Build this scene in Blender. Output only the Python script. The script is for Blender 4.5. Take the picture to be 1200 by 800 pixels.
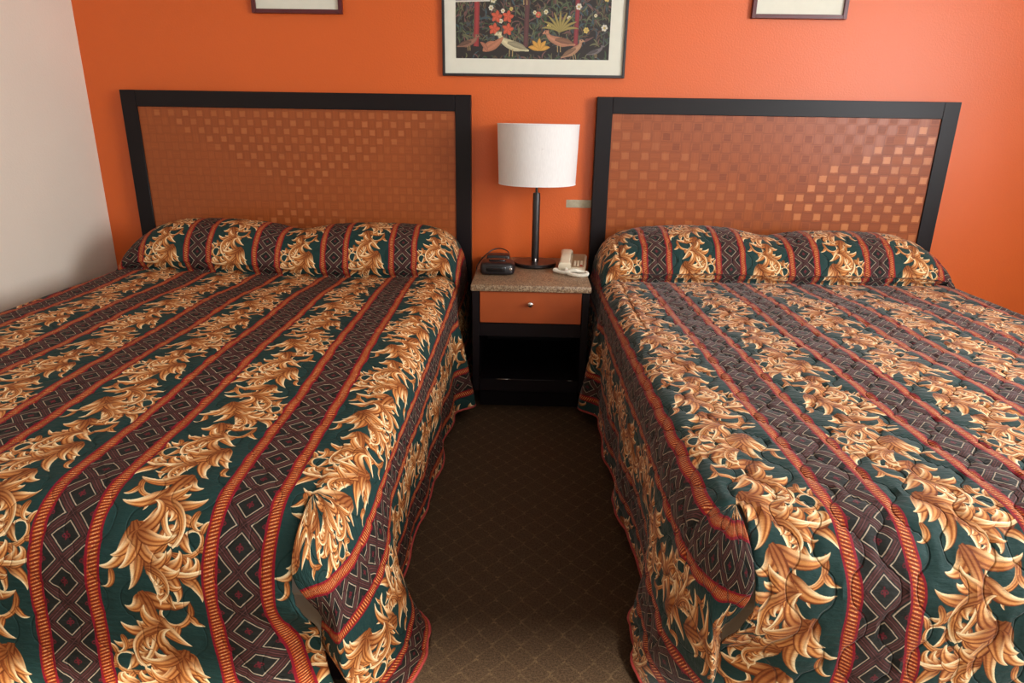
import bpy, bmesh, math, random
import numpy as np
from mathutils import Vector, Matrix
for _o in list(bpy.data.objects): bpy.data.objects.remove(_o)
SC = bpy.context.scene; COL = SC.collection
PI = math.pi
# ---------------- camera ----------------
CF, CPITCH, CROLL, CYAW, CX, CD, CH = 779.57, .32081, .01612, -.0256, 0.0, 3.218, 1.2025
cam = bpy.data.cameras.new('camera'); cam.sensor_width = 36; cam.sensor_fit = 'HORIZONTAL'
cam.lens = CF/1200*36; cam.clip_start = .05
camo = bpy.data.objects.new('camera', cam); COL.objects.link(camo)
_f = Vector((math.sin(CYAW)*math.cos(CPITCH), math.cos(CYAW)*math.cos(CPITCH), -math.sin(CPITCH)))
_r = Vector((math.cos(CYAW), -math.sin(CYAW), 0)); _u = _r.cross(_f)
_r2 = _r*math.cos(CROLL)+_u*math.sin(CROLL); _u2 = -_r*math.sin(CROLL)+_u*math.cos(CROLL)
camo.matrix_world = Matrix(((_r2.x, _u2.x, -_f.x, CX), (_r2.y, _u2.y, -_f.y, -CD), (_r2.z, _u2.z, -_f.z, CH), (0, 0, 0, 1)))
SC.camera = camo
# ---------------- light and exposure ----------------
SC.view_settings.view_transform = 'Standard'; SC.view_settings.look = 'None'
SC.view_settings.gamma = 1; SC.view_settings.use_curve_mapping = False
SC.view_settings.exposure = 0.0
world = bpy.data.worlds.new('daylight'); SC.world = world; world.use_nodes = True
world.node_tree.nodes['Background'].inputs[0].default_value = (.86, .93, 1, 1)
world.node_tree.nodes['Background'].inputs[1].default_value = .4
def area(name, loc, target, sx, sy, power, col):
    l = bpy.data.lights.new(name, 'AREA'); l.shape = 'RECTANGLE'; l.size = sx; l.size_y = sy; l.energy = power; l.color = col
    o = bpy.data.objects.new(name, l); COL.objects.link(o); o.location = loc
    o.rotation_euler = (Vector(target)-Vector(loc)).to_track_quat('-Z', 'Y').to_euler(); return o
area('window_daylight', (2.86, -2.65, 1.55), (0, -2.65, 1.2), 1.7, 1.3, 138, (.95, .975, 1))
area('front_window_daylight', (1.55, -5.36, 1.6), (1.2, 0, 1.0), 2.0, 1.4, 35, (1, .97, .93))
sun = bpy.data.lights.new('sun', 'SUN'); sun.energy = 30; sun.angle = math.radians(5); sun.color = (1, .95, .86)
suno = bpy.data.objects.new('sun', sun); COL.objects.link(suno); suno.rotation_euler = Vector((-.10, 1, -.715)).to_track_quat('-Z', 'Y').to_euler()
# ---------------- helpers ----------------
def tag(o, label=None, cat=None, group=None, kind=None):
    if label: o['label'] = label
    if cat: o['category'] = cat
    if group: o['group'] = group
    if kind: o['kind'] = kind
    return o
def thing(name, label, cat, loc=(0, 0, 0), group=None):
    o = bpy.data.objects.new(name, None); COL.objects.link(o); o.location = loc; o.empty_display_size = .1
    return tag(o, label, cat, group)
def link(name, me, m, parent=None, smooth=True):
    o = bpy.data.objects.new(name, me); COL.objects.link(o)
    if m: me.materials.append(m)
    if parent:
        o.parent = parent
        o.matrix_parent_inverse = Matrix.Translation(-Vector(parent.location))
    if smooth:
        for p in me.polygons: p.use_smooth = True
        try: me.set_sharp_from_angle(angle=math.radians(38))
        except Exception: pass
    return o
def obj(name, bm, m, parent=None, smooth=True):
    me = bpy.data.meshes.new(name); bmesh.ops.recalc_face_normals(bm, faces=bm.faces); bm.to_mesh(me); bm.free()
    return link(name, me, m, parent, smooth)
def box(bm, x0, x1, y0, y1, z0, z1, bev=0.0, seg=2):
    r = bmesh.ops.create_cube(bm, size=1)
    for v in r['verts']:
        v.co = Vector(((x0+x1)/2+v.co.x*(x1-x0), (y0+y1)/2+v.co.y*(y1-y0), (z0+z1)/2+v.co.z*(z1-z0)))
    if bev > 0:
        es = list({e for v in r['verts'] for e in v.link_edges})
        bmesh.ops.bevel(bm, geom=es, offset=bev, segments=seg, affect='EDGES', profile=.5)
    return bm
def bx(*a, **k):
    return box(bmesh.new(), *a, **k)
def lathe(bm, prof, cx, cy, n=48, cap=True):
    rings = []
    for r, z in prof:
        rings.append([bm.verts.new((cx+r*math.cos(2*PI*i/n), cy+r*math.sin(2*PI*i/n), z)) for i in range(n)])
    for a, b in zip(rings, rings[1:]):
        for i in range(n): bm.faces.new((a[i], a[(i+1) % n], b[(i+1) % n], b[i]))
    if cap: bm.faces.new(rings[0]); bm.faces.new(rings[-1])
    return bm
def tube(bm, pts, r, n=8, closed=False):
    pts = [Vector(p) for p in pts]; rings = []; m = len(pts); up = Vector((0, 0, 1)); prev = None
    for i, p in enumerate(pts):
        if closed: t = (pts[(i+1) % m]-pts[i-1]).normalized()
        else: t = (pts[min(i+1, m-1)]-pts[max(i-1, 0)]).normalized()
        if prev is None: prev = t.orthogonal().normalized()
        a = (prev-t*prev.dot(t)).normalized(); b = t.cross(a); prev = a
        rr = r[i] if hasattr(r, '__len__') else r
        rings.append([bm.verts.new(p+a*rr*math.cos(2*PI*k/n)+b*rr*math.sin(2*PI*k/n)) for k in range(n)])
    for i in range(m if closed else m-1):
        A, B = rings[i], rings[(i+1) % m]
        for k in range(n): bm.faces.new((A[k], A[(k+1) % n], B[(k+1) % n], B[k]))
    if not closed: bm.faces.new(rings[0][::-1]); bm.faces.new(rings[-1])
    return bm
def spline(pts, n):
    """Catmull-Rom through the points"""
    P = [np.array(p, float) for p in pts]; P = [2*P[0]-P[1]]+P+[2*P[-1]-P[-2]]; out = []
    for i in range(1, len(P)-2):
        for k in range(n):
            t = k/n
            out.append(.5*((2*P[i])+(-P[i-1]+P[i+1])*t+(2*P[i-1]-5*P[i]+4*P[i+1]-P[i+2])*t*t+(-P[i-1]+3*P[i]-3*P[i+1]+P[i+2])*t**3))
    out.append(P[-2]); return np.array(out)
# ---------------- materials ----------------
def lin(c): return tuple((x/12.92 if x <= .04045 else ((x+.055)/1.055)**2.4) for x in c)
class NT:
    def __init__(s, name, rough=.5, col=(.5, .5, .5), metal=0, spec=.5):
        s.m = bpy.data.materials.new(name); s.m.use_nodes = True; s.t = s.m.node_tree; s.b = s.t.nodes['Principled BSDF']
        s.b.inputs['Roughness'].default_value = rough; s.b.inputs['Metallic'].default_value = metal
        s.b.inputs['Specular IOR Level'].default_value = spec
        s.b.inputs['Base Color'].default_value = (*lin(col), 1)
    def n(s, typ, **k):
        x = s.t.nodes.new(typ)
        for a, b in k.items(): setattr(x, a, b)
        return x
    def l(s, a, b): s.t.links.new(a, b)
    def math(s, op, a, b=None, c=None):
        x = s.n('ShaderNodeMath', operation=op)
        for i, v in enumerate((a, b, c)):
            if v is None: continue
            if isinstance(v, (int, float)): x.inputs[i].default_value = v
            else: s.l(v, x.inputs[i])
        return x.outputs[0]
    def noise(s, vec, scale, detail=3, rough=.5):
        x = s.n('ShaderNodeTexNoise'); x.inputs['Scale'].default_value = scale; x.inputs['Detail'].default_value = detail
        x.inputs['Roughness'].default_value = rough
        if vec is not None: s.l(vec, x.inputs['Vector'])
        return x.outputs['Fac']
    def obj(s): return s.n('ShaderNodeTexCoord').outputs['Object']
    def scale(s, vec, v):
        x = s.n('ShaderNodeVectorMath', operation='MULTIPLY'); s.l(vec, x.inputs[0]); x.inputs[1].default_value = v; return x.outputs[0]
    def mixc(s, f, a, b, blend='MIX'):
        x = s.n('ShaderNodeMix', data_type='RGBA', blend_type=blend)
        for i, v in ((0, f), (6, a), (7, b)):
            if isinstance(v, (int, float)): x.inputs[i].default_value = v
            elif isinstance(v, tuple): x.inputs[i].default_value = (*lin(v), 1)
            else: s.l(v, x.inputs[i])
        return x.outputs[2]
    def ramp(s, f, stops):
        x = s.n('ShaderNodeValToRGB'); e = x.color_ramp.elements
        while len(e) > 1: e.remove(e[-1])
        e[0].position, e[0].color = stops[0][0], (*lin(stops[0][1]), 1)
        for p, c in stops[1:]:
            q = e.new(p); q.color = (*lin(c), 1)
        s.l(f, x.inputs[0]); return x.outputs[0]
    def base(s, c): s.l(c, s.b.inputs['Base Color'])
    def bump(s, h, dist=.001, strength=1):
        x = s.n('ShaderNodeBump'); x.inputs['Distance'].default_value = dist; x.inputs['Strength'].default_value = strength
        s.l(h, x.inputs['Height']); s.l(x.outputs[0], s.b.inputs['Normal'])
def plain(name, col, rough=.5, metal=0, spec=.5, var=.06, sc=30, bump=0):
    t = NT(name, rough, col, metal, spec); f = t.noise(t.obj(), sc)
    d = tuple(max(0, c*(1-var)) for c in col); e = tuple(min(1, c*(1+var)) for c in col)
    t.base(t.mixc(f, d, e))
    if bump: t.bump(t.noise(t.obj(), sc*4), bump)
    return t.m
def paint(name, col, rough, bump=.0012):
    t = NT(name, rough, col); o = t.obj()
    f = t.noise(o, 1.6, 3); t.base(t.mixc(f, tuple(c*.96 for c in col), tuple(min(1, c*1.03) for c in col)))
    h = t.noise(o, 130, 3, .55); t.bump(h, bump, .8); return t.m
M = {}
M['orange'] = paint('orange_wall_paint', (.83, .37, .115), .42)
M['cream'] = paint('cream_wall_paint', (.89, .85, .79), .6)
M['ceiling'] = paint('ceiling_paint', (.93, .92, .90), .8)
M['espresso'] = plain('espresso_wood', (.065, .038, .050), .42, spec=.25, var=.15, sc=12)
M['black_frame'] = plain('black_frame', (.13, .11, .12), .35)
M['cherry_frame'] = plain('dark_red_frame', (.33, .09, .12), .35, var=.1)
M['mat_board'] = plain('mat_board', (.86, .86, .80), .8, var=.02)
M['drawer_wood'] = plain('orange_brown_veneer', (.62, .28, .11), .4, var=.08, sc=9)
M['metal'] = plain('brushed_metal', (.80, .78, .76), .25, metal=1)
M['lamp_metal'] = plain('dark_bronze_metal', (.11, .085, .09), .3, spec=.6)
M['black_plastic'] = plain('black_plastic', (.10, .085, .095), .35)
M['dark_plastic'] = plain('dark_window', (.05, .05, .06), .12)
M['phone'] = plain('beige_plastic', (.84, .79, .69), .4, var=.03)
M['phone_panel'] = plain('tan_panel', (.60, .50, .38), .5)
M['cord'] = plain('white_cord', (.90, .88, .82), .4)
M['red_button'] = plain('red_button', (.65, .12, .10), .4)
M['sheet'] = plain('white_sheet', (.90, .90, .88), .8, var=.03)
M['plaster'] = plain('bare_plaster', (.70, .66, .56), .9, var=.12, sc=60)
t = NT('lamp_shade_linen', .85, (.90, .89, .87)); o = t.obj()
f1 = t.noise(t.scale(o, (400, 400, 40)), 1, 2); f2 = t.noise(o, 14, 3)
c = t.mixc(f1, (.84, .83, .82), (.93, .92, .91)); c = t.mixc(t.math('MULTIPLY', t.math('GREATER_THAN', f2, .72), .12), c, (.5, .45, .4)); t.base(c)
M['shade'] = t.m
# speckled laminate
t = NT('speckled_laminate', .38); o = t.obj()
v = t.n('ShaderNodeTexVoronoi'); v.inputs['Scale'].default_value = 230; t.l(o, v.inputs['Vector'])
w_ = t.n('ShaderNodeSeparateColor'); t.l(v.outputs['Color'], w_.inputs[0])
c = t.ramp(w_.outputs[0], [(0, (.34, .26, .19)), (.3, (.50, .39, .29)), (.55, (.62, .53, .41)), (.8, (.70, .62, .52)), (.93, (.28, .19, .15))])
c = t.mixc(.25, c, (.46, .35, .25), 'MIX'); t.base(c); M['laminate'] = t.m
# carpet: dark brown with pale scale-shaped zigzags
t = NT('scale_pattern_carpet', .95, spec=.15); o = t.obj(); s = t.n('ShaderNodeSeparateXYZ'); t.l(o, s.inputs[0])
jit = t.math('MULTIPLY', t.math('SUBTRACT', t.noise(o, 260, 2), .5), .22)
X = t.math('ADD', t.math('DIVIDE', s.outputs[0], .0345), jit); Y = t.math('ADD', t.math('DIVIDE', s.outputs[1], .041), jit)
tri = t.math('SUBTRACT', t.math('MULTIPLY', t.math('PINGPONG', X, 1.0), 1.0), .5)
row = t.math('FLOOR', Y)
sgn = t.math('SUBTRACT', t.math('MULTIPLY', t.math('MODULO', t.math('ADD', row, 1000), 2), 2), 1)
yy = t.math('SUBTRACT', t.math('SUBTRACT', t.math('FRACT', Y), .5), t.math('MULTIPLY', t.math('MULTIPLY', tri, sgn), .85))
ln = t.math('LESS_THAN', t.math('ABSOLUTE', yy), .085)
ln = t.math('MULTIPLY', ln, t.math('ADD', .42, t.math('MULTIPLY', .58, t.math('GREATER_THAN', t.math('ABSOLUTE', tri), .34))))
fine = t.noise(o, 520, 3, .7); fine2 = t.noise(o, 190, 3, .7)
c = t.mixc(t.ramp(fine, [(.32, (0, 0, 0)), (.68, (1, 1, 1))]), (.17, .115, .07), (.40, .31, .22))
c = t.mixc(t.math('MULTIPLY', t.math('MULTIPLY', ln, t.ramp(t.noise(o, 42, 2), [(.30, (.35, .35, .35)), (.60, (.85, .85, .85))]))), c, (.68, .56, .40))
c = t.mixc(.35, c, t.ramp(fine2, [(.3, (.12, .09, .06)), (.7, (.5, .4, .3))]), 'MIX'); t.base(c)
t.bump(t.math('ADD', fine, fine2), .006, 1); M['carpet'] = t.m
# ---------- printed cloth: numpy painter ----------
class Painter:
    """paints strokes into a tile that repeats in both directions; coordinates in metres"""
    def __init__(s, w, h, ppm):
        s.w, s.h, s.ppm = w, h, ppm
        s.W, s.H = int(round(w*ppm)), int(round(h*ppm))
        s.a = np.zeros((s.H, s.W, 3))
    def put(s, x, y, col):
        i = np.floor(x/s.w*s.W).astype(int) % s.W
        j = np.floor(y/s.h*s.H).astype(int) % s.H
        s.a[j, i] = col
    def strip(s, cx, cy, wl, wr, colf):
        """sweep a strip along a centre line with left and right half widths"""
        n = len(cx); L = np.hypot(np.diff(cx), np.diff(cy)).sum()
        m = max(12, int(L*s.ppm*2.6)); t = np.linspace(0, n-1, m)
        k = np.arange(n)
        X, Y, A, B = [np.interp(t, k, q) for q in (cx, cy, wl, wr)]
        dx, dy = np.gradient(X), np.gradient(Y); d = np.hypot(dx, dy)+1e-9
        nx, ny = -dy/d, dx/d
        q = max(6, int((wl.max()+wr.max())*s.ppm*2.6))
        c = np.linspace(-1, 1, q)
        off = np.where(c[None] < 0, c[None]*B[:, None], c[None]*A[:, None])
        PX = X[:, None]+nx[:, None]*off; PY = Y[:, None]+ny[:, None]*off
        S = np.broadcast_to((t/(n-1))[:, None], PX.shape); T = np.broadcast_to(c[None], PX.shape)
        s.put(PX, PY, colf(S, T))
def mix(a, b, f):
    f = np.clip(f, 0, 1)[..., None]
    return np.array(a)*(1-f)+np.array(b)*f
BROWN = (.36, .15, .05); ORANGE = (.67, .38, .17); TAN = (.81, .56, .32); CREAM = (.95, .87, .70)
def leafcol(ph, side, base=0.0, tone=1.0):
    def f(S, T):
        v = .5+.5*np.sin(T*7.5+ph+S*2.5)
        c = mix(ORANGE, TAN, .25+.75*v)
        c = mix(c, BROWN, .75*np.clip(1-v*2.3, 0, 1)*(1-S*.7))
        c = mix(c, BROWN, np.clip(.5*(1-S*2.4)+base, 0, .65))
        c = mix(c, CREAM, np.clip((side*T-.05)*1.6, 0, 1)*np.clip(S*1.7-.25, 0, 1))
        c = mix(c, CREAM, np.clip((S-.72)*3, 0, .9))
        c = mix(c, BROWN, np.clip((-side*T-.72)*3.5, 0, .85))
        return c*tone
    return f
def curve(x, y, ang, L, curl, n=40, acc=0.0):
    k = np.linspace(0, 1, n); a = ang+curl*(k+acc*k*k)/(1+acc)
    st = L/(n-1)
    X = x+np.concatenate([[0], np.cumsum(np.cos(a[:-1])*st)]); Y = y+np.concatenate([[0], np.cumsum(np.sin(a[:-1])*st)])
    return k, X, Y, a
def lobe(P, x, y, ang, L, curl, w, ph=0, side=1, base=0, tone=1):
    k, X, Y, a = curve(x, y, ang, L, curl*1.5, acc=3.0)
    pr = np.sin(np.pi*np.clip(k, 0, 1)**.62)**.8*(1-.25*k)
    P.strip(X, Y, w*pr, w*pr, leafcol(ph, side, base, tone))
def acanthus(P, x, y, ang, L, curl, w, rng, n=5, side=1, tone=1):
    k, X, Y, a = curve(x, y, ang, L, curl, acc=1.0)
    for q in range(n-1, -1, -1):
        f = .05+.72*q/(n-1); i = int(f*39)
        for sg in (-side, side):
            out = sg == (1 if curl < 0 else -1)          # the convex side carries the long flames
            l = L*(.60-.32*f)*(1.0 if out else .62)*rng.uniform(.85, 1.15)
            lobe(P, X[i], Y[i], a[i]+sg*rng.uniform(.30, .55), l, sg*rng.uniform(.5, 1.3) if out else sg*rng.uniform(.9, 1.8), w*.54*(1.15-.4*f), rng.uniform(0, 6), sg, .12, tone)
    lobe(P, X[31], Y[31], a[31], L*.30, curl*.45+(-1.2 if curl < 0 else 1.2), w*.42, rng.uniform(0, 6), side, 0, tone)
    pr = (.50-.38*k)*np.clip(k*7+.25, 0, 1)**.6
    P.strip(X, Y, w*pr, w*pr, leafcol(rng.uniform(0, 6), side, .12, tone))
def scroll(P, x, y, ang, L, curl, w, rng, side=1):
    k, X, Y, a = curve(x, y, ang, L, curl, acc=2.5)
    pr = ((1-k)*.8+.35)*np.clip(k*6+.2, 0, 1)
    P.strip(X, Y, w*pr, w*pr, leafcol(rng.uniform(0, 6), side))
    for f in (.25, .5, .72):
        i = int(f*39)
        lobe(P, X[i], Y[i], a[i]-np.sign(curl)*.8, L*.26, -np.sign(curl)*.9, w*1.2, rng.uniform(0, 6), side)
def cloth_tile(ppm=2000):
    PW, PH = .295, .44
    P = Painter(PW, PH, ppm); rng = random.Random(5)
    yy, xx = np.mgrid[0:P.H, 0:P.W]; x = (xx+.5)/P.W*PW; y = (yy+.5)/P.H*PH
    P.a[:] = (.115, .215, .205)
    nz = np.random.RandomState(1)
    # --- leaf column, centre x = PW/2 ---
    c = PW/2
    def A(dx, dy, deg, L, curl, w, side=1, n=4, tone=1): acanthus(P, c+dx, dy, math.radians(deg), L, curl, w, rng, n, side, tone)
    def Sx(dx, dy, deg, L, curl, w, side=1): scroll(P, c+dx, dy, math.radians(deg), L, curl, w, rng, side)
    for m, o in ((1, 0.0), (-1, .22)):
        Sx(.060*m, -.015+o, 90-5*m, .12, 4.8*m, .0055, m)
        Sx(-.030*m, .125+o, 90+65*m, .11, 4.8*m, .005, m)
        A(-.020*m, -.030+o, 90-25*m, .16, 1.5*m, .024, m, 4)
        A(.012*m, .040+o, 90+85*m, .115, -2.4*m, .019, m, 4)
        A(.040*m, .080+o, 90+22*m, .165, 1.7*m, .024, m, 5)
        for q, l, cu in ((-2, .06, -.9), (3, .080, 1.9), (-1, .07, -1.0), (1, .075, .9)):
            lobe(P, c+.030*m, .095+o, math.radians(90+35*m)+q*.45*m, l, cu*m, .0120, q*1.3, m if q > 0 else -m, .15)
        A(.008*m, .150+o, 90+80*m, .080, -2.6*m, .014, m, 4)
        lobe(P, c-.066*m, .055+o, math.radians(90-30*m), .045, 1.6*m, .006, 1, m); lobe(P, c+.068*m, .155+o, math.radians(90+20*m), .045, -1.6*m, .006, 2, -m)
    # --- lattice band around x = 0 ---
    bw = .0405
    xb = (x+PW/2) % PW-PW/2
    inb = np.abs(xb) < bw
    px, py = .072, .44/6
    a_ = xb/px+y/py; b_ = xb/px-y/py
    da = np.abs((a_+.5) % 1-.5); db = np.abs((b_+.5) % 1-.5)
    d = np.minimum(da, db)
    col = np.empty_like(P.a); col[:] = (.125, .13, .118)
    rs = nz.rand(P.H, P.W)
    # fleur in each diamond
    ca = a_ % 1-.5; cb = b_ % 1-.5
    fx = (ca+cb)*px/1.0; fy = (ca-cb)*py/1.0
    fl = (np.hypot(fx/.0035, (fy-.004)/.011) < 1) | (np.abs(np.hypot((np.abs(fx)-.0065), fy-.001)-.0045) < .0017) | ((np.abs(fy+.006) < .0016) & (np.abs(fx) < .008)) | (np.hypot(fx/.003, (fy+.012)/.004) < 1)
    col[fl] = (.38, .12, .15)
    col[(d > .155) & (d < .19)] = (.66, .59, .50)
    strap = d < .115
    col[strap] = (.29, .165, .135)
    col[strap & (d > .075)] = (.30, .17, .17); col[d < .018] = (.38, .24, .23)
    col[(d < .045) & (d > .018)] = (.17, .12, .12)
    over = (da < .115) & (db < .115); col[over] *= .8
    P.a[inb] = col[inb]
    # --- braid lines ---
    e = np.abs(np.abs(xb)-.0485)
    m = e < .0125
    P.a[m] = (.50, .08, .14)
    m2 = e < .0085
    tw = (y/ (.44/70) + (np.abs(xb)-.0485)*np.where(xb > 0, 1, -1)*60) % 1
    cr = mix((.42, .13, .07), (.74, .34, .14), np.clip(1.3-np.abs(tw-.5)*3.2, 0, 1))
    cr = mix(cr, (.97, .85, .62), np.clip((rs > .55)*1.0*(np.abs(tw-.5) < .14)*(e < .0055), 0, 1))
    P.a[m2] = cr[m2]
    P.a *= (.93+.14*nz.rand(P.H, P.W))[..., None]
    return P
# woven veneer headboard: basket weave set in four triangles about the middle; x, z from the panel's own centre
def weave(name, cx, cz, hw, hh, con, cw, ch):
    t = NT(name, .34, spec=.32); g = t.n('ShaderNodeNewGeometry'); s = t.n('ShaderNodeSeparateXYZ'); t.l(g.outputs['Position'], s.inputs[0])
    x = t.math('SUBTRACT', s.outputs[0], cx); z = t.math('SUBTRACT', s.outputs[2], cz)
    wob = t.math('MULTIPLY', t.math('SUBTRACT', t.noise(g.outputs['Position'], 60, 1), .5), .12)
    fx = t.math('ADD', t.math('DIVIDE', x, cw), wob); fz = t.math('ADD', t.math('DIVIDE', z, ch), wob)
    ix = t.math('FLOOR', fx); iz = t.math('FLOOR', fz)
    par = t.math('MODULO', t.math('ADD', t.math('ADD', ix, iz), 1000), 2)
    xq = t.math('MULTIPLY', t.math('ADD', ix, .5), cw/hw); zq = t.math('MULTIPLY', t.math('ADD', iz, .5), ch/hh)
    quad = t.math('GREATER_THAN', t.math('ABSOLUTE', xq), t.math('ABSOLUTE', zq))
    pos = t.math('GREATER_THAN', x, 0)
    cell = t.n('ShaderNodeTexWhiteNoise', noise_dimensions='2D'); cb = t.n('ShaderNodeCombineXYZ'); t.l(ix, cb.inputs[0]); t.l(iz, cb.inputs[1]); t.l(cb.outputs[0], cell.inputs['Vector'])
    gh = t.noise(t.scale(g.outputs['Position'], (12, 12, 420)), 1, 3); gv = t.noise(t.scale(g.outputs['Position'], (420, 12, 12)), 1, 3)
    hor = t.math('ABSOLUTE', t.math('SUBTRACT', par, quad))       # strip on top runs sideways or upright
    gr = t.n('ShaderNodeMix', data_type='FLOAT'); t.l(hor, gr.inputs[0]); t.l(gv, gr.inputs[2]); t.l(gh, gr.inputs[3])
    ax = t.math('ABSOLUTE', t.math('SUBTRACT', t.math('FRACT', fx), .5)); az = t.math('ABSOLUTE', t.math('SUBTRACT', t.math('FRACT', fz), .5))
    insq = t.math('MULTIPLY', t.math('LESS_THAN', ax, .36), t.math('LESS_THAN', az, .33))
    # grain sheen put into the colour: how strongly squares show in each triangle (top/bottom, left, right)
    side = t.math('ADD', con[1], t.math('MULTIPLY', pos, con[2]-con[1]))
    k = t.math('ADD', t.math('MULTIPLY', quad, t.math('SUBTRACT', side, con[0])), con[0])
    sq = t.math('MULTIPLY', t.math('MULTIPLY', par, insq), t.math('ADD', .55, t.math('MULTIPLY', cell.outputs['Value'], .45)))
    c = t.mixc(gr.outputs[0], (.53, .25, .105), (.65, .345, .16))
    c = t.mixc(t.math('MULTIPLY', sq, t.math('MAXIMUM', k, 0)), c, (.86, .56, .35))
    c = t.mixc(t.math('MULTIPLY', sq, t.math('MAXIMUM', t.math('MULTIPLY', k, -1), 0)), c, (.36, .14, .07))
    dip_ = t.n('ShaderNodeMix', data_type='FLOAT'); t.l(hor, dip_.inputs[0]); t.l(ax, dip_.inputs[2]); t.l(az, dip_.inputs[3])
    c = t.mixc(t.math('MULTIPLY', t.math('POWER', t.math('MULTIPLY', dip_.outputs[0], 2), 3), t.math('ADD', .16, t.math('MULTIPLY', t.math('ABSOLUTE', k), .28))), c, (.33, .13, .065))  # bulge shading of each strip put into the colour, darker toward its edges
    dk = t.math('MULTIPLY', t.math('SUBTRACT', 1, par), t.math('GREATER_THAN', cell.outputs['Value'], .25))
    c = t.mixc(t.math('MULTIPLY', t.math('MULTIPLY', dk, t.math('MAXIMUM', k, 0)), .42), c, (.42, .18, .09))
    seam = t.math('GREATER_THAN', t.math('MAXIMUM', ax, az), .475)
    c = t.mixc(t.math('MULTIPLY', seam, .08), c, (.30, .12, .06)); t.base(c)
    r = t.math('ADD', .34, t.math('MULTIPLY', hor, .08)); t.l(r, t.b.inputs['Roughness'])
    t.b.inputs['Anisotropic'].default_value = .3
    return t.m
# ---------------- the printed bedspread cloth ----------------
def cloth_image():
    P = cloth_tile(); a = np.ones((P.H, P.W, 4), np.float32); a[:, :, :3] = np.clip(P.a, 0, 1)
    im = bpy.data.images.new('leaf_and_lattice_print', P.W, P.H); im.pixels.foreach_set(a.ravel()); im.update(); im.pack(); return im
def cloth_material(name, im, amp, sheen):
    t = NT(name, .7, spec=.14); uv = t.n('ShaderNodeUVMap', uv_map='print').outputs[0]
    tx = t.n('ShaderNodeTexImage', image=im, interpolation='Cubic', extension='REPEAT'); t.l(uv, tx.inputs[0])
    t.base(tx.outputs[0])
    t.b.inputs['Sheen Weight'].default_value = sheen; t.b.inputs['Sheen Roughness'].default_value = .45
    q = t.n('ShaderNodeUVMap', uv_map='quilting').outputs[0]; s = t.n('ShaderNodeSeparateXYZ'); t.l(q, s.inputs[0])
    G = t.math('SUBTRACT', s.outputs[0], t.math('MULTIPLY', t.math('MULTIPLY', t.math('SINE', s.outputs[1]), .45), t.math('COSINE', t.math('MULTIPLY', s.outputs[0], PI))))
    h = t.math('ABSOLUTE', t.math('SINE', t.math('MULTIPLY', G, PI)))
    h = t.math('POWER', t.math('MINIMUM', t.math('MULTIPLY', h, 4), 1), .6)
    wr = t.noise(q, 2.2, 3); h = t.math('ADD', t.math('MULTIPLY', h, amp), t.math('MULTIPLY', wr, .9))
    t.bump(h, .0034, 1); return t.m
# ================= the room =================
LX, RX, FY, CZ = -2.065, 2.8, -5.3, 2.45
def st(name, bm, m): return tag(obj(name, bm, m, smooth=False), kind='structure')
st('floor', bx(LX-.1, RX+.1, FY-.1, .1, -.1, 0), M['carpet'])
st('wall_back', bx(LX-.1, RX+.1, 0, .1, 0, CZ), M['orange'])
st('wall_left', bx(LX-.1, LX, FY, 0, 0, CZ), M['cream'])
st('ceiling', bx(LX-.1, RX+.1, FY-.1, .1, CZ, CZ+.1), M['ceiling'])
# right wall with its window opening, front wall with a window too
WY0, WY1, WZ0, WZ1 = -3.55, -1.75, .85, 2.25
b = bmesh.new(); box(b, RX, RX+.1, FY, WY0, 0, CZ); box(b, RX, RX+.1, WY1, 0, 0, CZ); box(b, RX, RX+.1, WY0, WY1, 0, WZ0); box(b, RX, RX+.1, WY0, WY1, WZ1, CZ)
st('wall_right', b, M['cream'])
b = bmesh.new(); box(b, LX, -.9, FY-.1, FY, 0, CZ); box(b, 2.6, RX, FY-.1, FY, 0, CZ); box(b, -.9, 2.6, FY-.1, FY, 0, .85); box(b, -.9, 2.6, FY-.1, FY, 2.35, CZ)
st('wall_front', b, M['cream'])
b = bmesh.new()
for a in ((WY0, WY0+.04, WZ0, WZ1), (WY1-.04, WY1, WZ0, WZ1), (WY0, WY1, WZ0, WZ0+.04), (WY0, WY1, WZ1-.04, WZ1)): box(b, RX+.0, RX+.06, *a)
st('window_1', b, M['mat_board'])
b = bmesh.new()
for a in ((-.9, -.86, .85, 2.35), (2.56, 2.6, .85, 2.35), (-.9, 2.6, .85, .89), (-.9, 2.6, 2.31, 2.35)): box(b, a[0], a[1], FY-.06, FY, a[2], a[3])
st('window_2', b, M['mat_board'])
st('baseboard_back', bx(LX, RX, -.012, 0, 0, .09), M['espresso'])
tag(obj('bare_plaster_patch', bx(.165, .30, -.0012, 0, .812, .849, .0004), M['plaster']), 'small pale strip of unpainted plaster on the orange wall beside the lamp', 'wall patch')

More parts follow.
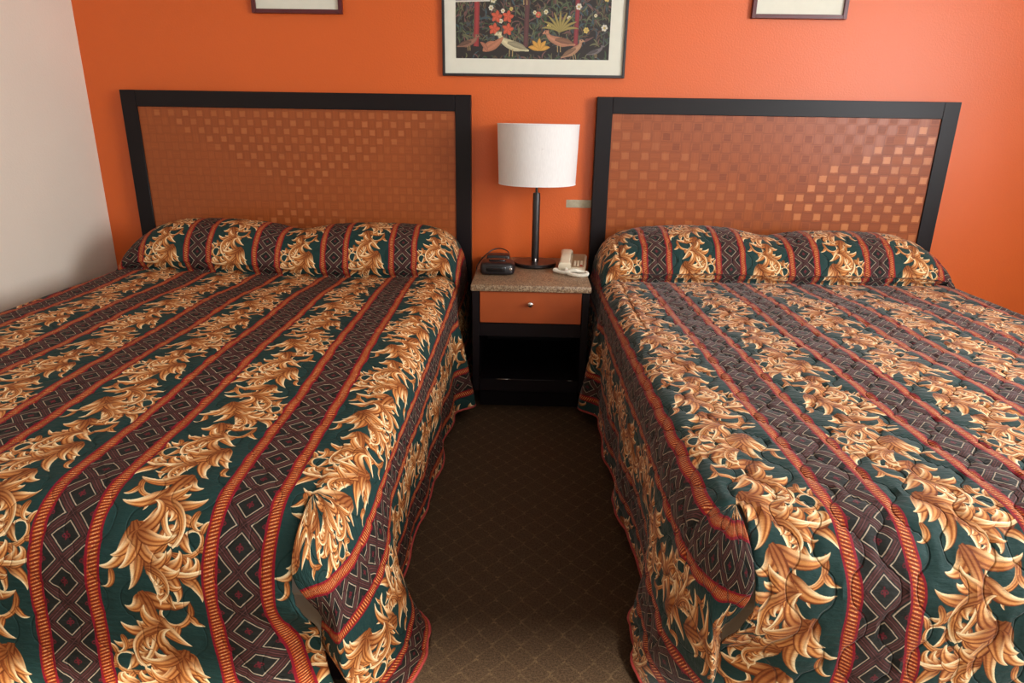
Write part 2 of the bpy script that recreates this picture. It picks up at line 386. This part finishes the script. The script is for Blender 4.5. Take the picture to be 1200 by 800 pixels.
# ================= beds =================
def topcurve():
    y = [(-.065, .0, .0), (-.075, .0, .055), (-.11, .0, .125), (-.18, .0, .170), (-.27, .0, .182), (-.36, .0, .168), (-.43, .0, .125), (-.468, .0, .065), (-.474, .0, .022), (-.458, .0, .000), (-.452, .0, -.012), (-.475, .0, -.006), (-.53, .0, .0), (-.60, .0, .0)]
    s = spline([(a, c) for a, _, c in y], 12)
    return s
TOPC = topcurve(); _l = np.concatenate([[0], np.cumsum(np.hypot(*np.diff(TOPC, axis=0).T))]); LP = _l[-1]
HW, RS, YC, RF, DROP = .68, .07, -2.19, .13, .545
LCORN = LP+(-.60-YC)                       # arc length at which the foot rounding starts
PL = .34
def sm(x): x = np.clip(x, 0, 1); return x*x*(3-2*x)
class Spread:
    def __init__(s, cx, sd, zt, x0, per, amp, seed, skew=0.0, pull=.12, kick=.08, h0=0, k=0):
        s.cx, s.sd, s.zt, s.x0, s.per, s.amp, s.seed, s.skew, s.pull, s.kick, s.h0, s.k = cx, sd, zt, x0, per, amp, seed, skew, pull, kick, h0, k
        r = random.Random(seed); s.ph = [r.uniform(0, 6.28) for _ in range(12)]
    def prof(s, u):
        e = np.clip((np.abs(u-.03)-.50)/.245, 0, 1)
        base = np.sqrt(np.clip(1-e**2.2, 0, 1))
        dip = 1-.13*np.exp(-((u-.02)/.10)**2)-.03*np.sin(u*9+s.ph[0])
        return base*dip
    def base(s, u, l, t):
        """u across (+ towards the aisle), l along from the head, t 0..1 round the foot corner -> local X, Y, Z"""
        y = np.where(l < LP, np.interp(l, _l, TOPC[:, 0]), -.60-(l-LP)); zr = np.where(l < LP, np.interp(l, _l, TOPC[:, 1]), 0.)
        yf = -.065-.535*l/LP
        p = s.prof(u)
        w = np.where(l < LP, sm(p*2.2), 0.); y = np.where(l < LP, yf*(1-w)+y*w, y)
        au = np.abs(u); a = np.maximum(au-HW, 0); sg = np.sign(u)
        lift = zr*p*np.where(u > 0, 1, 1)
        # bed top: faint sag and ripples
        rip = .004*np.sin(5*u+s.ph[1]+1.3*l)+.004*np.sin(3.1*l+s.ph[2]+2*u)+.003*np.sin(9*l+4*u+s.ph[3])
        z = lift+rip*(a <= 0)+.012*(1-(np.minimum(au, HW)/HW)**2)*sm((l-LP)*3)
        # side
        ph = np.minimum(a/RS, PI/2); dn = RS*(1-np.cos(ph))+np.maximum(a-RS*PI/2, 0)
        hang = np.maximum(a-RS*PI/2, 0); f = hang/(DROP-RS*PI/2)
        hy = -y-.655; head = np.where(hy < 0, .30+.70*np.exp(-(hy/.045)**2), np.exp(-(hy/.05)**2))      # drape beside the pillows swings out
        aisle = (u > 0)
        wav = np.sin(2*PI*(-y)/.46+s.ph[4])*.5+np.sin(2*PI*(-y)/.29+s.ph[5]+f*1.5)*.5
        out = RS*np.sin(ph)+f*(.004+.013*wav)+f*head*.085*aisle
        out = out+f*s.kick*sm((-y-1.82)/.35)*aisle-f*.025*np.exp(-((-y-1.70)/.16)**2)*aisle
        X = np.minimum(au, HW)
        z = z-dn*1.0+.0*f
        # foot
        bb = np.maximum(l-LCORN, 0)*(t < 0)
        ps = np.minimum(bb/RF, PI/2); hb = np.maximum(bb-RF*PI/2, 0); fb = hb/(DROP-RF*PI/2)
        yfoot = YC-RF*np.sin(ps)-fb*(.03+.016*np.sin(6.5*u+s.ph[6])+.010*np.sin(15*u+s.ph[7]))+.05*sm((u-HW+.10)/.10)*sm(fb*3)
        lif = .03*np.exp(-((u-HW)/.16)**2)*fb
        y = np.where(bb > 0, yfoot, y); z = np.where(bb > 0, z-RF*(1-np.cos(ps))-hb+lif, z)
        Xf = X+s.skew*fb*0-np.where(u > 0, s.pull*fb*np.exp(-((u-HW)/.17)**2), 0)
        # corner: rounded near the top, a folded pleat lower down
        th = t*PI/2; c, sn = np.cos(th), np.sin(th)
        g = sm(f*3.2); k1 = sm(t/.55); k2 = sm((t-.5)/.5)
        hx_ = HW+out*(1-.04*k1)+f*.02*np.sin(PI*np.clip(t/.6, 0, 1))-(out-RS+.012)*k2-.045*np.minimum(f*2, 1)*k1
        hy_ = YC-(RF*.95+.045*f)*k1+.14*k2*f
        cx_ = (HW+out*c)*(1-g)+hx_*g; cy_ = (YC-(out/RS*RF)*sn*np.minimum(1, RS/np.maximum(out, .001)))*(1-g)+hy_*g
        back = .17*f**2.8*sm((-y-1.75)/.45)
        kk = np.sin(PI*np.clip(t, 0, 1))
        isc = t >= 0
        XX = np.where(isc, cx_, np.where(bb > 0, Xf, X+out)); YY = np.where(isc, cy_, y)+back*aisle*np.where(bb > 0, 0, 1)
        zc = z+f*.02*kk
        ZZ = np.where(isc, zc, z)
        return np.stack([sg*XX, YY, ZZ], -1)
    def uvq(s, u, l, t):
        l2 = np.where(t >= 0, LCORN+t*PL, l)
        return (u-s.sd*(s.h0+s.k*(l2-LP))-s.x0+s.amp*.35*np.sin(l2*2*PI/.125)*np.cos(PI*u/.052))/s.per, l2/(.44*s.per/.295), (u+.013*np.sin(l2*3))/.052, l2*2*PI/.125
    def P(s, u, l, t):
        e = 1e-3
        p = s.base(u, l, t)
        ins = np.where(u > 0, -1, 1)
        pu = (s.base(u+e, l, t)-s.base(u-e, l, t))
        tc = t >= 0
        pl = np.where(tc[..., None], s.base(u, l, np.clip(t+e, 0, 1))-s.base(u, l, np.clip(t-e, 0, 1)), s.base(u, l+e, np.where(tc, t, -1))-s.base(u, l-e, np.where(tc, t, -1)))
        n = np.cross(pl, pu); L = np.linalg.norm(n, axis=-1, keepdims=True); n = n/np.maximum(L, 1e-12); n[L[..., 0] < 1e-11] = (0, 0, 1)
        # outward
        n = np.where((n[..., 2:3] < 0) & (np.abs(u[..., None]) < HW) & (l[..., None] < LCORN), -n, n)
        a, b, qx, qy = s.uvq(u, l, t)
        G = qx-.45*np.sin(qy)*np.cos(PI*qx)
        h = np.abs(np.sin(PI*G))**.55
        k = 1.0*np.where(tc, .3*np.ones_like(t), 1.0)
        return p+n*(h*s.amp*k)[..., None]
def grid(sp, us, ls, ts, verts, faces, uvs, flip):
    U, L = np.meshgrid(us, ls); T = np.broadcast_to(ts[:, None], U.shape).copy()
    p = sp.P(U, L, T); a, b, c, d = sp.uvq(U, L, T)
    p[..., 0] = sp.cx+sp.sd*p[..., 0]; p[..., 2] += sp.zt
    n0 = sum(len(v) for v in verts); verts.append(p.reshape(-1, 3)); uvs.append(np.stack([a, b, c, d], -1).reshape(-1, 4))
    h, w = U.shape; i = np.arange(h*w).reshape(h, w)+n0
    q = np.stack([i[:-1, :-1], i[:-1, 1:], i[1:, 1:], i[1:, :-1]], -1).reshape(-1, 4)
    if flip: q = q[:, ::-1]
    faces.append(q)
def bedspread(sp, label, mat):
    st_ = .0095
    V, F, T = [], [], []
    us = np.linspace(-HW-DROP, HW+DROP, int(2*(HW+DROP)/st_)); 
    us = np.unique(np.concatenate([us, [-HW, HW]]))
    l1 = np.linspace(0, LCORN, int(LCORN/st_)); fl = sp.sd > 0
    grid(sp, us, l1, -np.ones_like(l1), V, F, T, fl)
    uc = us[np.abs(us) <= HW+1e-9]; l2 = np.linspace(LCORN, LCORN+DROP, int(DROP/st_))
    grid(sp, uc, l2, -np.ones_like(l2), V, F, T, fl)
    tt = np.linspace(0, 1, 46)
    for side in (1, -1):
        ue = us[us*side >= HW-1e-9]
        grid(sp, ue, np.full_like(tt, LCORN), tt, V, F, T, fl)
    V = np.concatenate(V); F = np.concatenate(F); T = np.concatenate(T)
    me = bpy.data.meshes.new('bedspread'); me.from_pydata(V.tolist(), [], F.tolist())
    lv = np.empty(len(me.loops), np.int32); me.loops.foreach_get('vertex_index', lv)
    for nm, k in (('print', 0), ('quilting', 2)):
        ly = me.uv_layers.new(name=nm); ly.data.foreach_set('uv', T[lv][:, k:k+2].astype(np.float32).ravel())
    bm = bmesh.new(); bm.from_mesh(me); bmesh.ops.remove_doubles(bm, verts=bm.verts, dist=.0006)
    bm.to_mesh(me)
    # piping follows the hem
    o = link('bedspread', me, mat); 
    md = o.modifiers.new('thickness', 'SOLIDIFY'); md.thickness = .006; md.offset = -1
    tag(o, label, 'bedspread'); bm.free()
    # hem piping, one cord per visible run
    root = o
    def run(u, l, t):
        p = sp.P(np.asarray(u, float), np.asarray(l, float), np.asarray(t, float)); p[:, 0] = sp.cx+sp.sd*p[:, 0]; p[:, 2] += sp.zt; return p
    n = 220; hem = HW+DROP
    pb = bmesh.new()
    a = run(np.full(n, hem), np.linspace(0, LCORN, n), -np.ones(n)); c = run(np.full(60, hem), np.full(60, LCORN), np.linspace(0, 1, 60))
    tube(pb, np.concatenate([a, c[1:]]), .0045, 6)
    f = run(np.linspace(HW, -HW, 120), np.full(120, LCORN+DROP), -np.ones(120)); tube(pb, f, .0045, 6)
    a = run(np.full(n, -hem), np.linspace(0, LCORN, n), -np.ones(n)); tube(pb, a, .0045, 6)
    obj('hem_piping', pb, M['piping'], o)
    return o
M['piping'] = plain('crimson_piping', (.60, .22, .20), .6, var=.2, sc=160)
CIM = cloth_image()
def bed(cx, sd, zt, label):
    t = thing('bed', label, 'bed', (cx, -1.1, 0))
    w = .715
    def hx(a, b): return (cx+a, cx+b)
    m = bmesh.new(); box(m, cx-w+.012, cx+w-.012, -2.165, -.07, .30, zt-.024, .05, 4); obj('mattress', m, M['sheet'], t)
    m = bmesh.new(); box(m, cx-w+.025, cx+w-.025, -2.11, -.075, .13, .298, .02, 3); obj('box_spring', m, M['sheet'], t)
    m = bmesh.new(); box(m, cx-w+.06, cx+w-.06, -2.05, -.10, 0, .128, .004, 1); obj('bed_base', m, M['espresso'], t)
    return t
bed(-1.055, 1, .57, 'bed on the left with white mattress edge showing under its bedspread')
bed(1.05, -1, .57, 'bed on the right under a puffy quilted bedspread, nearer the window')
bedspread(Spread(-1.055, 1, .57, -.011, .291, .0045, 3, pull=-.06, kick=.085, h0=-.045, k=.035), 'printed leaf and stripe bedspread draped over the left bed beside the cream wall', cloth_material('left_bedspread_print', CIM, .5, 0))
bedspread(Spread(1.05, -1, .57, -.07, .304, .0082, 8, pull=-.075, kick=.045, h0=.025, k=.026), 'deeply quilted leaf and stripe bedspread draped over the right bed', cloth_material('right_bedspread_print', CIM, 1.0, .13))
def headboard(x0, label, con, cw, ch):
    x1 = x0+1.6; z1 = 1.308; f = .071; t = thing('headboard', label, 'headboard', ((x0+x1)/2, -.03, 0))
    b = bmesh.new(); box(b, x0, x0+f, -.05, -.003, 0, z1, .0015, 1); box(b, x1-f, x1, -.05, -.003, 0, z1, .0015, 1); box(b, x0+f, x1-f, -.05, -.003, z1-f, z1, .0015, 1); box(b, x0+f, x1-f, -.05, -.003, .36, .43, .0015, 1)
    obj('frame', b, M['espresso'], t)
    cx = (x0+x1)/2
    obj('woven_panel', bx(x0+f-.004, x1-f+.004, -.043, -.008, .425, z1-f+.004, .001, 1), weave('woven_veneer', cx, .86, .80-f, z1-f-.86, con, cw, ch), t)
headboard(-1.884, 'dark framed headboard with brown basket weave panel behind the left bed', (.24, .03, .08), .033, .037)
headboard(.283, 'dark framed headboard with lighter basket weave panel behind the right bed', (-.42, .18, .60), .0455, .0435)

# ================= nightstand =================
NX0, NX1, NF, NT_ = -.238, .250, -.60, .57
t = thing('nightstand', 'dark wooden nightstand with speckled top and orange drawer between the beds', 'nightstand', ((NX0+NX1)/2, -.3, 0))
obj('stone_top', bx(NX0, NX1, NF, -.012, NT_-.026, NT_, .003, 2), M['laminate'], t)
b = bmesh.new(); fy = NF+.02
box(b, NX0+.004, NX0+.034, fy, -.02, .10, NT_-.0265, .002, 1); box(b, NX1-.034, NX1-.004, fy, -.02, .10, NT_-.0265, .002, 1)
box(b, NX0+.034, NX1-.034, -.03, -.02, .10, NT_-.0265); box(b, NX0+.034, NX1-.034, fy+.004, -.03, .10, .155, .002, 1)
box(b, NX0+.034, NX1-.034, fy+.006, -.03, .345, .403, .001, 1); box(b, NX0+.03, NX1-.03, -.50, -.03, 0, .10)
obj('cabinet', b, M['espresso'], t)
d = obj('drawer', bx(NX0+.036, NX1-.036, fy-.004, fy+.02, .407, NT_-.0295, .0015, 1), M['drawer_wood'], t)
b = bmesh.new(); bb_ = bmesh.new()
lathe(b, [(.0045, 0), (.0045, .008), (.009, .012), (.0115, .017), (.0105, .022), (.006, .0245), (.001, .025)], 0, 0, 24)
bmesh.ops.rotate(b, verts=b.verts, cent=(0, 0, 0), matrix=Matrix.Rotation(PI/2, 3, 'X')); bmesh.ops.translate(b, verts=b.verts, vec=(.005, fy-.004, .492))
k = obj('knob', b, M['metal'], t)
k.parent = d; k.matrix_parent_inverse = Matrix.Identity(4)
for x0, x1 in ((-.13, -.075), (.17, .195)): obj('glint_strip', bx(x0, x1, fy-.001, fy+.004, .1535, .1565, .0005, 1), M['metal'], t)  # short metal strips added as glints along the shelf edge

# ================= table lamp =================
lx, ly = .022, -.19
t = thing('table_lamp', 'table lamp with white drum shade and dark metal stand on the nightstand', 'lamp', (lx, ly, NT_))
obj('base', lathe(bmesh.new(), [(.088, NT_), (.094, NT_+.002), (.098, NT_+.006), (.098, NT_+.015), (.095, NT_+.0185), (.03, NT_+.020), (.022, NT_+.021)], lx, ly, 64), M['lamp_metal'], t)
b = bmesh.new(); lathe(b, [(.017, NT_+.018), (.0165, .890), (.0155, .897), (.0075, .899)], lx, ly, 32); lathe(b, [(.0062, .890), (.0062, 1.0)], lx, ly, 24)
obj('pole', b, M['lamp_metal'], t)
obj('switch', lathe(bmesh.new(), [(.004, NT_+.017), (.004, NT_+.034), (.0025, NT_+.036)], lx+.002, ly-.024, 16), M['metal'], t)
b = bmesh.new(); R0, R1, z0, z1 = .170, .178, .936, 1.190
n = 96; prof = [(R0, z0), (R1, z1), (R1-.0018, z1), (R0-.0018, z0)]
rings = [[b.verts.new((lx+r*math.cos(2*PI*i/n), ly+r*math.sin(2*PI*i/n), z)) for i in range(n)] for r, z in prof]
for q in range(4):
    A, B = rings[q], rings[(q+1) % 4]
    for i in range(n): b.faces.new((A[i], A[(i+1) % n], B[(i+1) % n], B[i]))
s_ = obj('lamp_shade', b, M['shade'], t)
for r, z in ((R1, z1), (R0, z0)):
    b = bmesh.new(); tube(b, [(lx+(r+.0005)*math.cos(2*PI*i/96), ly+(r+.0005)*math.sin(2*PI*i/96), z+(-.002 if z > 1 else .002)) for i in range(96)], .0013, 6, True)
    q_ = obj('rim', b, M['shade'], t); q_.parent = s_; q_.matrix_parent_inverse = Matrix.Identity(4)
b = bmesh.new()
for q in range(3):
    a = q*2*PI/3+.4; tube(b, [(lx+.012*math.cos(a), ly+.012*math.sin(a), 1.150), (lx+.1*math.cos(a), ly+.1*math.sin(a), 1.152), (lx+(R1-.003)*math.cos(a), ly+(R1-.003)*math.sin(a), 1.182)], .0016, 6)
tube(b, [(lx+.012*math.cos(2*PI*i/24), ly+.012*math.sin(2*PI*i/24), 1.150) for i in range(24)], .002, 6, True)
obj('shade_holder', b, M['metal'], t)
b = bmesh.new(); lathe(b, [(.018, .998), (.018, 1.04), (.014, 1.05), (.016, 1.055), (.030, 1.085), (.032, 1.105), (.024, 1.13), (.008, 1.1485), (.002, 1.149)], lx, ly, 32)
obj('bulb', b, M['sheet'], t)

# ================= telephone =================
pa = math.radians(-6); pcx, pcy = .194, -.255
t = thing('telephone', 'beige desk telephone with handset lying in its cradle on the nightstand', 'telephone', (pcx, pcy, NT_))
RM = Matrix.Translation((pcx, pcy, NT_)) @ Matrix.Rotation(pa, 4, 'Z')
def loc(bm, m=RM): bmesh.ops.transform(bm, matrix=m, verts=bm.verts); return bm
def wedge(x0, x1, y0, y1, za, zb, bev, z0=0):
    b = bmesh.new(); v = [b.verts.new(p) for p in ((x0, y0, z0), (x1, y0, z0), (x1, y1, z0), (x0, y1, z0), (x0, y0, za), (x1, y0, za), (x1, y1, zb), (x0, y1, zb))]
    for f in ((0, 1, 2, 3), (4, 5, 6, 7), (0, 1, 5, 4), (1, 2, 6, 5), (2, 3, 7, 6), (3, 0, 4, 7)): b.faces.new([v[i] for i in f])
    bmesh.ops.recalc_face_normals(b, faces=b.faces)
    bmesh.ops.bevel(b, geom=list(b.edges), offset=bev, segments=3, affect='EDGES'); return b
obj('body', loc(wedge(-.058, .058, -.095, .095, .022, .052, .006)), M['phone'], t)
TB = Matrix.Translation((0, 0, .037)) @ Matrix.Rotation(math.atan2(.03, .19), 4, 'X')
obj('keypad_panel', loc(bx(-.004, .050, -.080, .082, .0005, .0025, .001, 2), RM @ TB), M['phone_panel'], t)
for j in range(4):
    for i in range(3):
        obj('key', loc(bx(.004+i*.0145, .0145+i*.0145, -.070+j*.017, -.059+j*.017, .002, .0052, .0012, 1), RM @ TB), M['red_button'] if (i, j) == (2, 0) else M['phone'], t)
hs = bmesh.new()
P_ = spline([(-.033, -.100, -.002), (-.033, -.085, .004), (-.033, -.045, .014), (-.033, .0, .016), (-.033, .045, .012), (-.033, .075, .003), (-.033, .088, -.003)], 8)
n_ = len(P_)
rings = []
for i, p in enumerate(P_):
    k = i/(n_-1); e = abs(k-.5)*2; wd = .022+.005*sm((e-.45)/.3); hh = .009+.006*sm((e-.5)/.3); 
    if i in (0, n_-1): wd *= .75; hh *= .6
    rings.append([hs.verts.new((p[0]+wd*math.copysign(abs(math.cos(q))**.6, math.cos(q)), p[1], p[2]+.010+hh*math.copysign(abs(math.sin(q))**.6, math.sin(q)))) for q in [2*PI*j/20 for j in range(20)]])
for A, B in zip(rings, rings[1:]):
    for i in range(20): hs.faces.new((A[i], A[(i+1) % 20], B[(i+1) % 20], B[i]))
hs.faces.new(rings[0][::-1]); hs.faces.new(rings[-1])
obj('handset', loc(hs, RM @ TB), M['phone'], t)
b = bmesh.new()
path = spline([(.158, -.318, NT_+.022), (.160, -.335, NT_+.012), (.172, -.372, NT_+.012), (.205, -.398, NT_+.012), (.240, -.385, NT_+.012), (.246, -.350, NT_+.012), (.222, -.335, NT_+.014), (.185, -.362, NT_+.026), (.150, -.352, NT_+.014), (.120, -.322, NT_+.012), (.108, -.300, NT_+.012), (.118, -.285, NT_+.012), (.137, -.285, NT_+.012)], 60)
hel = []; ang = 0; tot = 0
for i in range(len(path)-1):
    d_ = path[i+1]-path[i]; L_ = np.linalg.norm(d_)+1e-9; d_ = d_/L_; n1 = np.cross(d_, (0, 0, 1)); n1 /= np.linalg.norm(n1)+1e-9; n2 = np.cross(n1, d_); ang += L_/.0042*2*PI
    hel.append(path[i]+n1*.0062*math.cos(ang)+n2*.0062*math.sin(ang))
tube(b, hel, .0019, 5); tube(b, path[::4], .0052, 8)
bmesh.ops.translate(b, verts=b.verts, vec=(0, -.042, 0))
obj('coiled_cord', b, M['cord'], t)

# ================= clock radio, black box, cable =================
t = thing('clock_radio', 'small rounded black clock radio on the front left of the nightstand', 'clock radio', (-.142, -.36, NT_))
def blob(x0, x1, y0, y1, z0, z1, e=3.2, n=40, taper=.12):
    b = bmesh.new(); bmesh.ops.create_uvsphere(b, u_segments=n, v_segments=n//2, radius=1)
    for v in b.verts:
        c = v.co; s_ = (abs(c.x)**e+abs(c.y)**e+abs(c.z)**e)**(-1/e); c = c*s_; k = 1-taper*max(0, c.z)
        v.co = ((x0+x1)/2+c.x*k*(x1-x0)/2, (y0+y1)/2+c.y*k*(y1-y0)/2, (z0+z1)/2+c.z*(z1-z0)/2)
    return b
obj('case', blob(-.216, -.066, -.430, -.300, NT_, NT_+.054, 5.5, 56, .05), M['black_plastic'], t)
obj('display_window', blob(-.190, -.100, -.4335, -.405, NT_+.016, NT_+.042, 5, 24, 0), M['dark_plastic'], t)
obj('snooze_bar', blob(-.180, -.105, -.385, -.345, NT_+.050, NT_+.061, 4, 24, 0), M['dark_plastic'], t)
b = bmesh.new()
lathe(b, [(.0065, 0), (.0065, .005), (.004, .007)], 0, 0, 18); bmesh.ops.rotate(b, verts=b.verts, cent=(0, 0, 0), matrix=Matrix.Rotation(PI/2, 3, 'X')); bmesh.ops.translate(b, verts=b.verts, vec=(-.082, -.424, NT_+.029))
obj('dial', b, M['metal'], t)
t = thing('power_adapter', 'flat black box with a cable, behind the clock radio beside the lamp base', 'adapter', (-.14, -.21, NT_))
obj('case', bx(-.196, -.092, -.265, -.190, NT_, NT_+.056, .008, 3), M['black_plastic'], t)
obj('indicator', bx(-.110, -.100, -.2662, -.264, NT_+.044, NT_+.050, .0006, 1), M['metal'], t)
b = bmesh.new(); tube(b, spline([(-.098, -.20, NT_+.045), (-.105, -.16, NT_+.056), (-.14, -.125, NT_+.062), (-.18, -.13, NT_+.054), (-.215, -.17, NT_+.030), (-.236, -.22, NT_+.008), (-.2415, -.255, NT_-.004), (-.2415, -.28, NT_-.05), (-.2415, -.30, .42), (-.2415, -.28, .25), (-.2415, -.25, .02)], 10), .0028, 8)
obj('power_cable', b, M['black_plastic'], t)

# ================= pictures =================
def frame(name, x0, x1, z0, z1, w, dep, mat):
    b = bmesh.new()
    for a in ((x0, x0+w, z0, z1), (x1-w, x1, z0, z1), (x0+w, x1-w, z0, z0+w), (x0+w, x1-w, z1-w, z1)): box(b, a[0], a[1], -dep, -.001, a[2], a[3], .0012, 1)
    return b
def small_picture(x0, x1, z0, label):
    z1 = z0+.52; t = thing('framed_picture', label, 'picture', ((x0+x1)/2, -.01, z0))
    obj('frame', frame('frame', x0, x1, z0, z1, .017, .022, M['cherry_frame']), M['cherry_frame'], t)
    obj('mat_board', bx(x0+.015, x1-.015, -.010, -.002, z0+.015, z1-.015), M['mat_board'], t, False)
    obj('print', bx(x0+.10, x1-.10, -.0112, -.0101, z0+.13, z1-.13), M['phone_panel'], t, False)
small_picture(-1.250, -.850, 1.634, 'small picture with dark red frame and white mat above the left headboard')
small_picture(.931, 1.337, 1.637, 'small picture with dark red frame and white mat above the right headboard')
def art_image():
    """a plain made-up print of plants, blossoms and birds on a dark ground"""
    w, h = .68, .52; P = Painter(w, h, 1100); rng = random.Random(11)
    P.a[:] = (.15, .13, .12)
    def flat(c): return lambda S, T: np.broadcast_to(np.array(c), S.shape+(3,))*(1-.18*np.abs(T))[..., None]
    def dot(x, y, r, c):
        k = np.linspace(0, 1, 12); P.strip(x-r+2*r*k, np.full(12, y), r*np.sin(PI*k)+1e-4, r*np.sin(PI*k)+1e-4, flat(c))
    def leaf(x, y, an, L, cu, wd, c):
        k, X, Y, a = curve(x, y, an, L, cu, 24); p = np.sin(PI*k)**.8+.02; P.strip(X, Y, wd*p, wd*p, flat(c))
    G = [(.25, .32, .22), (.33, .38, .28), (.28, .30, .30), (.42, .42, .30), (.36, .28, .22), (.25, .33, .36), (.45, .32, .30)]
    for _ in range(1500): leaf(rng.uniform(0, w), rng.uniform(.05, h), rng.uniform(.4, 2.8), rng.uniform(.02, .05), rng.uniform(-2, 2), rng.uniform(.0012, .004), G[rng.randrange(7)])
    for x, c, wd in ((.09, (.62, .22, .22), .011), (.31, (.38, .24, .24), .010), (.53, (.55, .22, .24), .009)):
        P.strip(np.array([x, x+.004, x, x-.003]), np.array([.05, .2, .35, .5]), np.full(4, wd), np.full(4, wd), flat(c))
    for _ in range(46):
        x, y = rng.uniform(0, w), rng.uniform(.10, h-.02); c = [(.86, .84, .76), (.86, .84, .70), (.80, .40, .32), (.82, .72, .40)][rng.randrange(4)]; r = rng.uniform(.004, .009)
        for q in range(6): dot(x+r*math.cos(q), y+r*math.sin(q), r*.62, c)
        dot(x, y, r*.5, (.75, .66, .35))
    for cx_, cy_ in ((.17, .12), (.23, .12), (.18, .17), (.23, .17)):
        for q in range(5): leaf(cx_, cy_, q*1.257, .026, .4, .008, (.80, .36, .25))
    for q in range(-4, 5): leaf(.46, .11, PI/2+q*.24, .085, q*.22, .005, (.62, .56, .32))
    for q in range(5): leaf(.37, .035, PI/2+(q-2)*.5, .05, (q-2)*.3, .009, (.82, .62, .28))
    def bird(x, y, f, s, c, tilt=0):
        R = lambda px, py: (x+f*(px*math.cos(tilt)-py*math.sin(tilt))*s, y+(px*math.sin(tilt)+py*math.cos(tilt))*s)
        def st_(pts, ws, col):
            q = spline([R(*p) for p in pts], 8); ww = np.interp(np.linspace(0, 1, len(q)), np.linspace(0, 1, len(ws)), ws)*s; P.strip(q[:, 0], q[:, 1], ww, ww, flat(col))
        st_([(-.055, -.012), (-.03, -.004), (0, .004), (.03, .018), (.042, .034)], [.002, .008, .015, .013, .008, .005], c)
        st_([(.036, .036), (.048, .038), (.058, .034)], [.008, .006, .0008], c); dot(*R(.046, .040), .0016*s, (.1, .1, .1))
        st_([(-.05, -.008), (-.02, .004), (.015, .012)], [.001, .008, .009, .003], tuple(v*.72 for v in c))
        for lx_ in (-.002, .008): st_([(lx_, -.008), (lx_+.001, -.030)], [.0012, .0012], (.7, .6, .4))
    bird(.055, .058, 1, .9, (.58, .42, .34)); bird(.25, .050, -1, 1.35, (.84, .80, .64)); bird(.46, .068, -1, 1.25, (.74, .52, .40), -.1); bird(.52, .030, 1, 1.0, (.72, .55, .42), .2)
    leaf(.12, .03, .3, .11, .6, .014, (.72, .48, .36)); leaf(.12, .03, 1.1, .07, -1.0, .010, (.72, .48, .36)); leaf(.14, .03, 1.9, .05, .8, .008, (.68, .44, .34))
    bird(.30, .26, 1, 1.4, (.55, .58, .66)); bird(.62, .03, 1, .7, (.45, .42, .42))
    P.strip(np.array([.0, .15]), np.array([.238, .243]), np.full(2, .012), np.full(2, .012), flat((.50, .54, .54))); P.strip(np.array([.0, .15]), np.array([.228, .233]), np.full(2, .003), np.full(2, .003), flat((.85, .84, .78)))
    P.strip(np.array([.42, .64]), np.array([.262, .262]), np.full(2, .010), np.full(2, .010), flat((.42, .52, .56)))
    P.a *= (.92+.16*np.random.RandomState(3).rand(P.H, P.W))[..., None]
    a = np.ones((P.H, P.W, 4), np.float32); a[:, :, :3] = np.clip(P.a, 0, 1)
    im = bpy.data.images.new('garden_print', P.W, P.H); im.pixels.foreach_set(a.ravel()); im.update(); im.pack(); return im
x0, x1, z0, z1 = -.412, .400, 1.388, 2.075
t = thing('framed_print', 'large black framed print of birds and flowers, hung above the lamp', 'picture', (0, -.01, z0))
obj('frame', frame('frame', x0, x1, z0, z1, .011, .022, None), M['black_frame'], t)
obj('mat_board', bx(x0+.009, x1-.009, -.010, -.002, z0+.009, z1-.009), M['mat_board'], t, False)
am = NT('garden_print', .55); g = am.n('ShaderNodeNewGeometry'); mp = am.n('ShaderNodeMapping'); am.l(g.outputs['Position'], mp.inputs['Vector'])
px0, px1, pz0, pz1 = -.352, .326, 1.462, 1.982
sx, sz = 1/(px1-px0), 1/(pz1-pz0)
cmb = am.n('ShaderNodeCombineXYZ'); sep = am.n('ShaderNodeSeparateXYZ'); am.l(g.outputs['Position'], sep.inputs[0])
am.l(am.math('MULTIPLY', am.math('SUBTRACT', sep.outputs[0], px0), sx), cmb.inputs[0]); am.l(am.math('MULTIPLY', am.math('SUBTRACT', sep.outputs[2], pz0), sz), cmb.inputs[1])
am.t.nodes.remove(mp)
ti = am.n('ShaderNodeTexImage', image=art_image(), extension='EXTEND'); am.l(cmb.outputs[0], ti.inputs[0]); am.base(ti.outputs[0])
obj('print', bx(px0, px1, -.0112, -.0101, pz0, pz1), am.m, t, False)
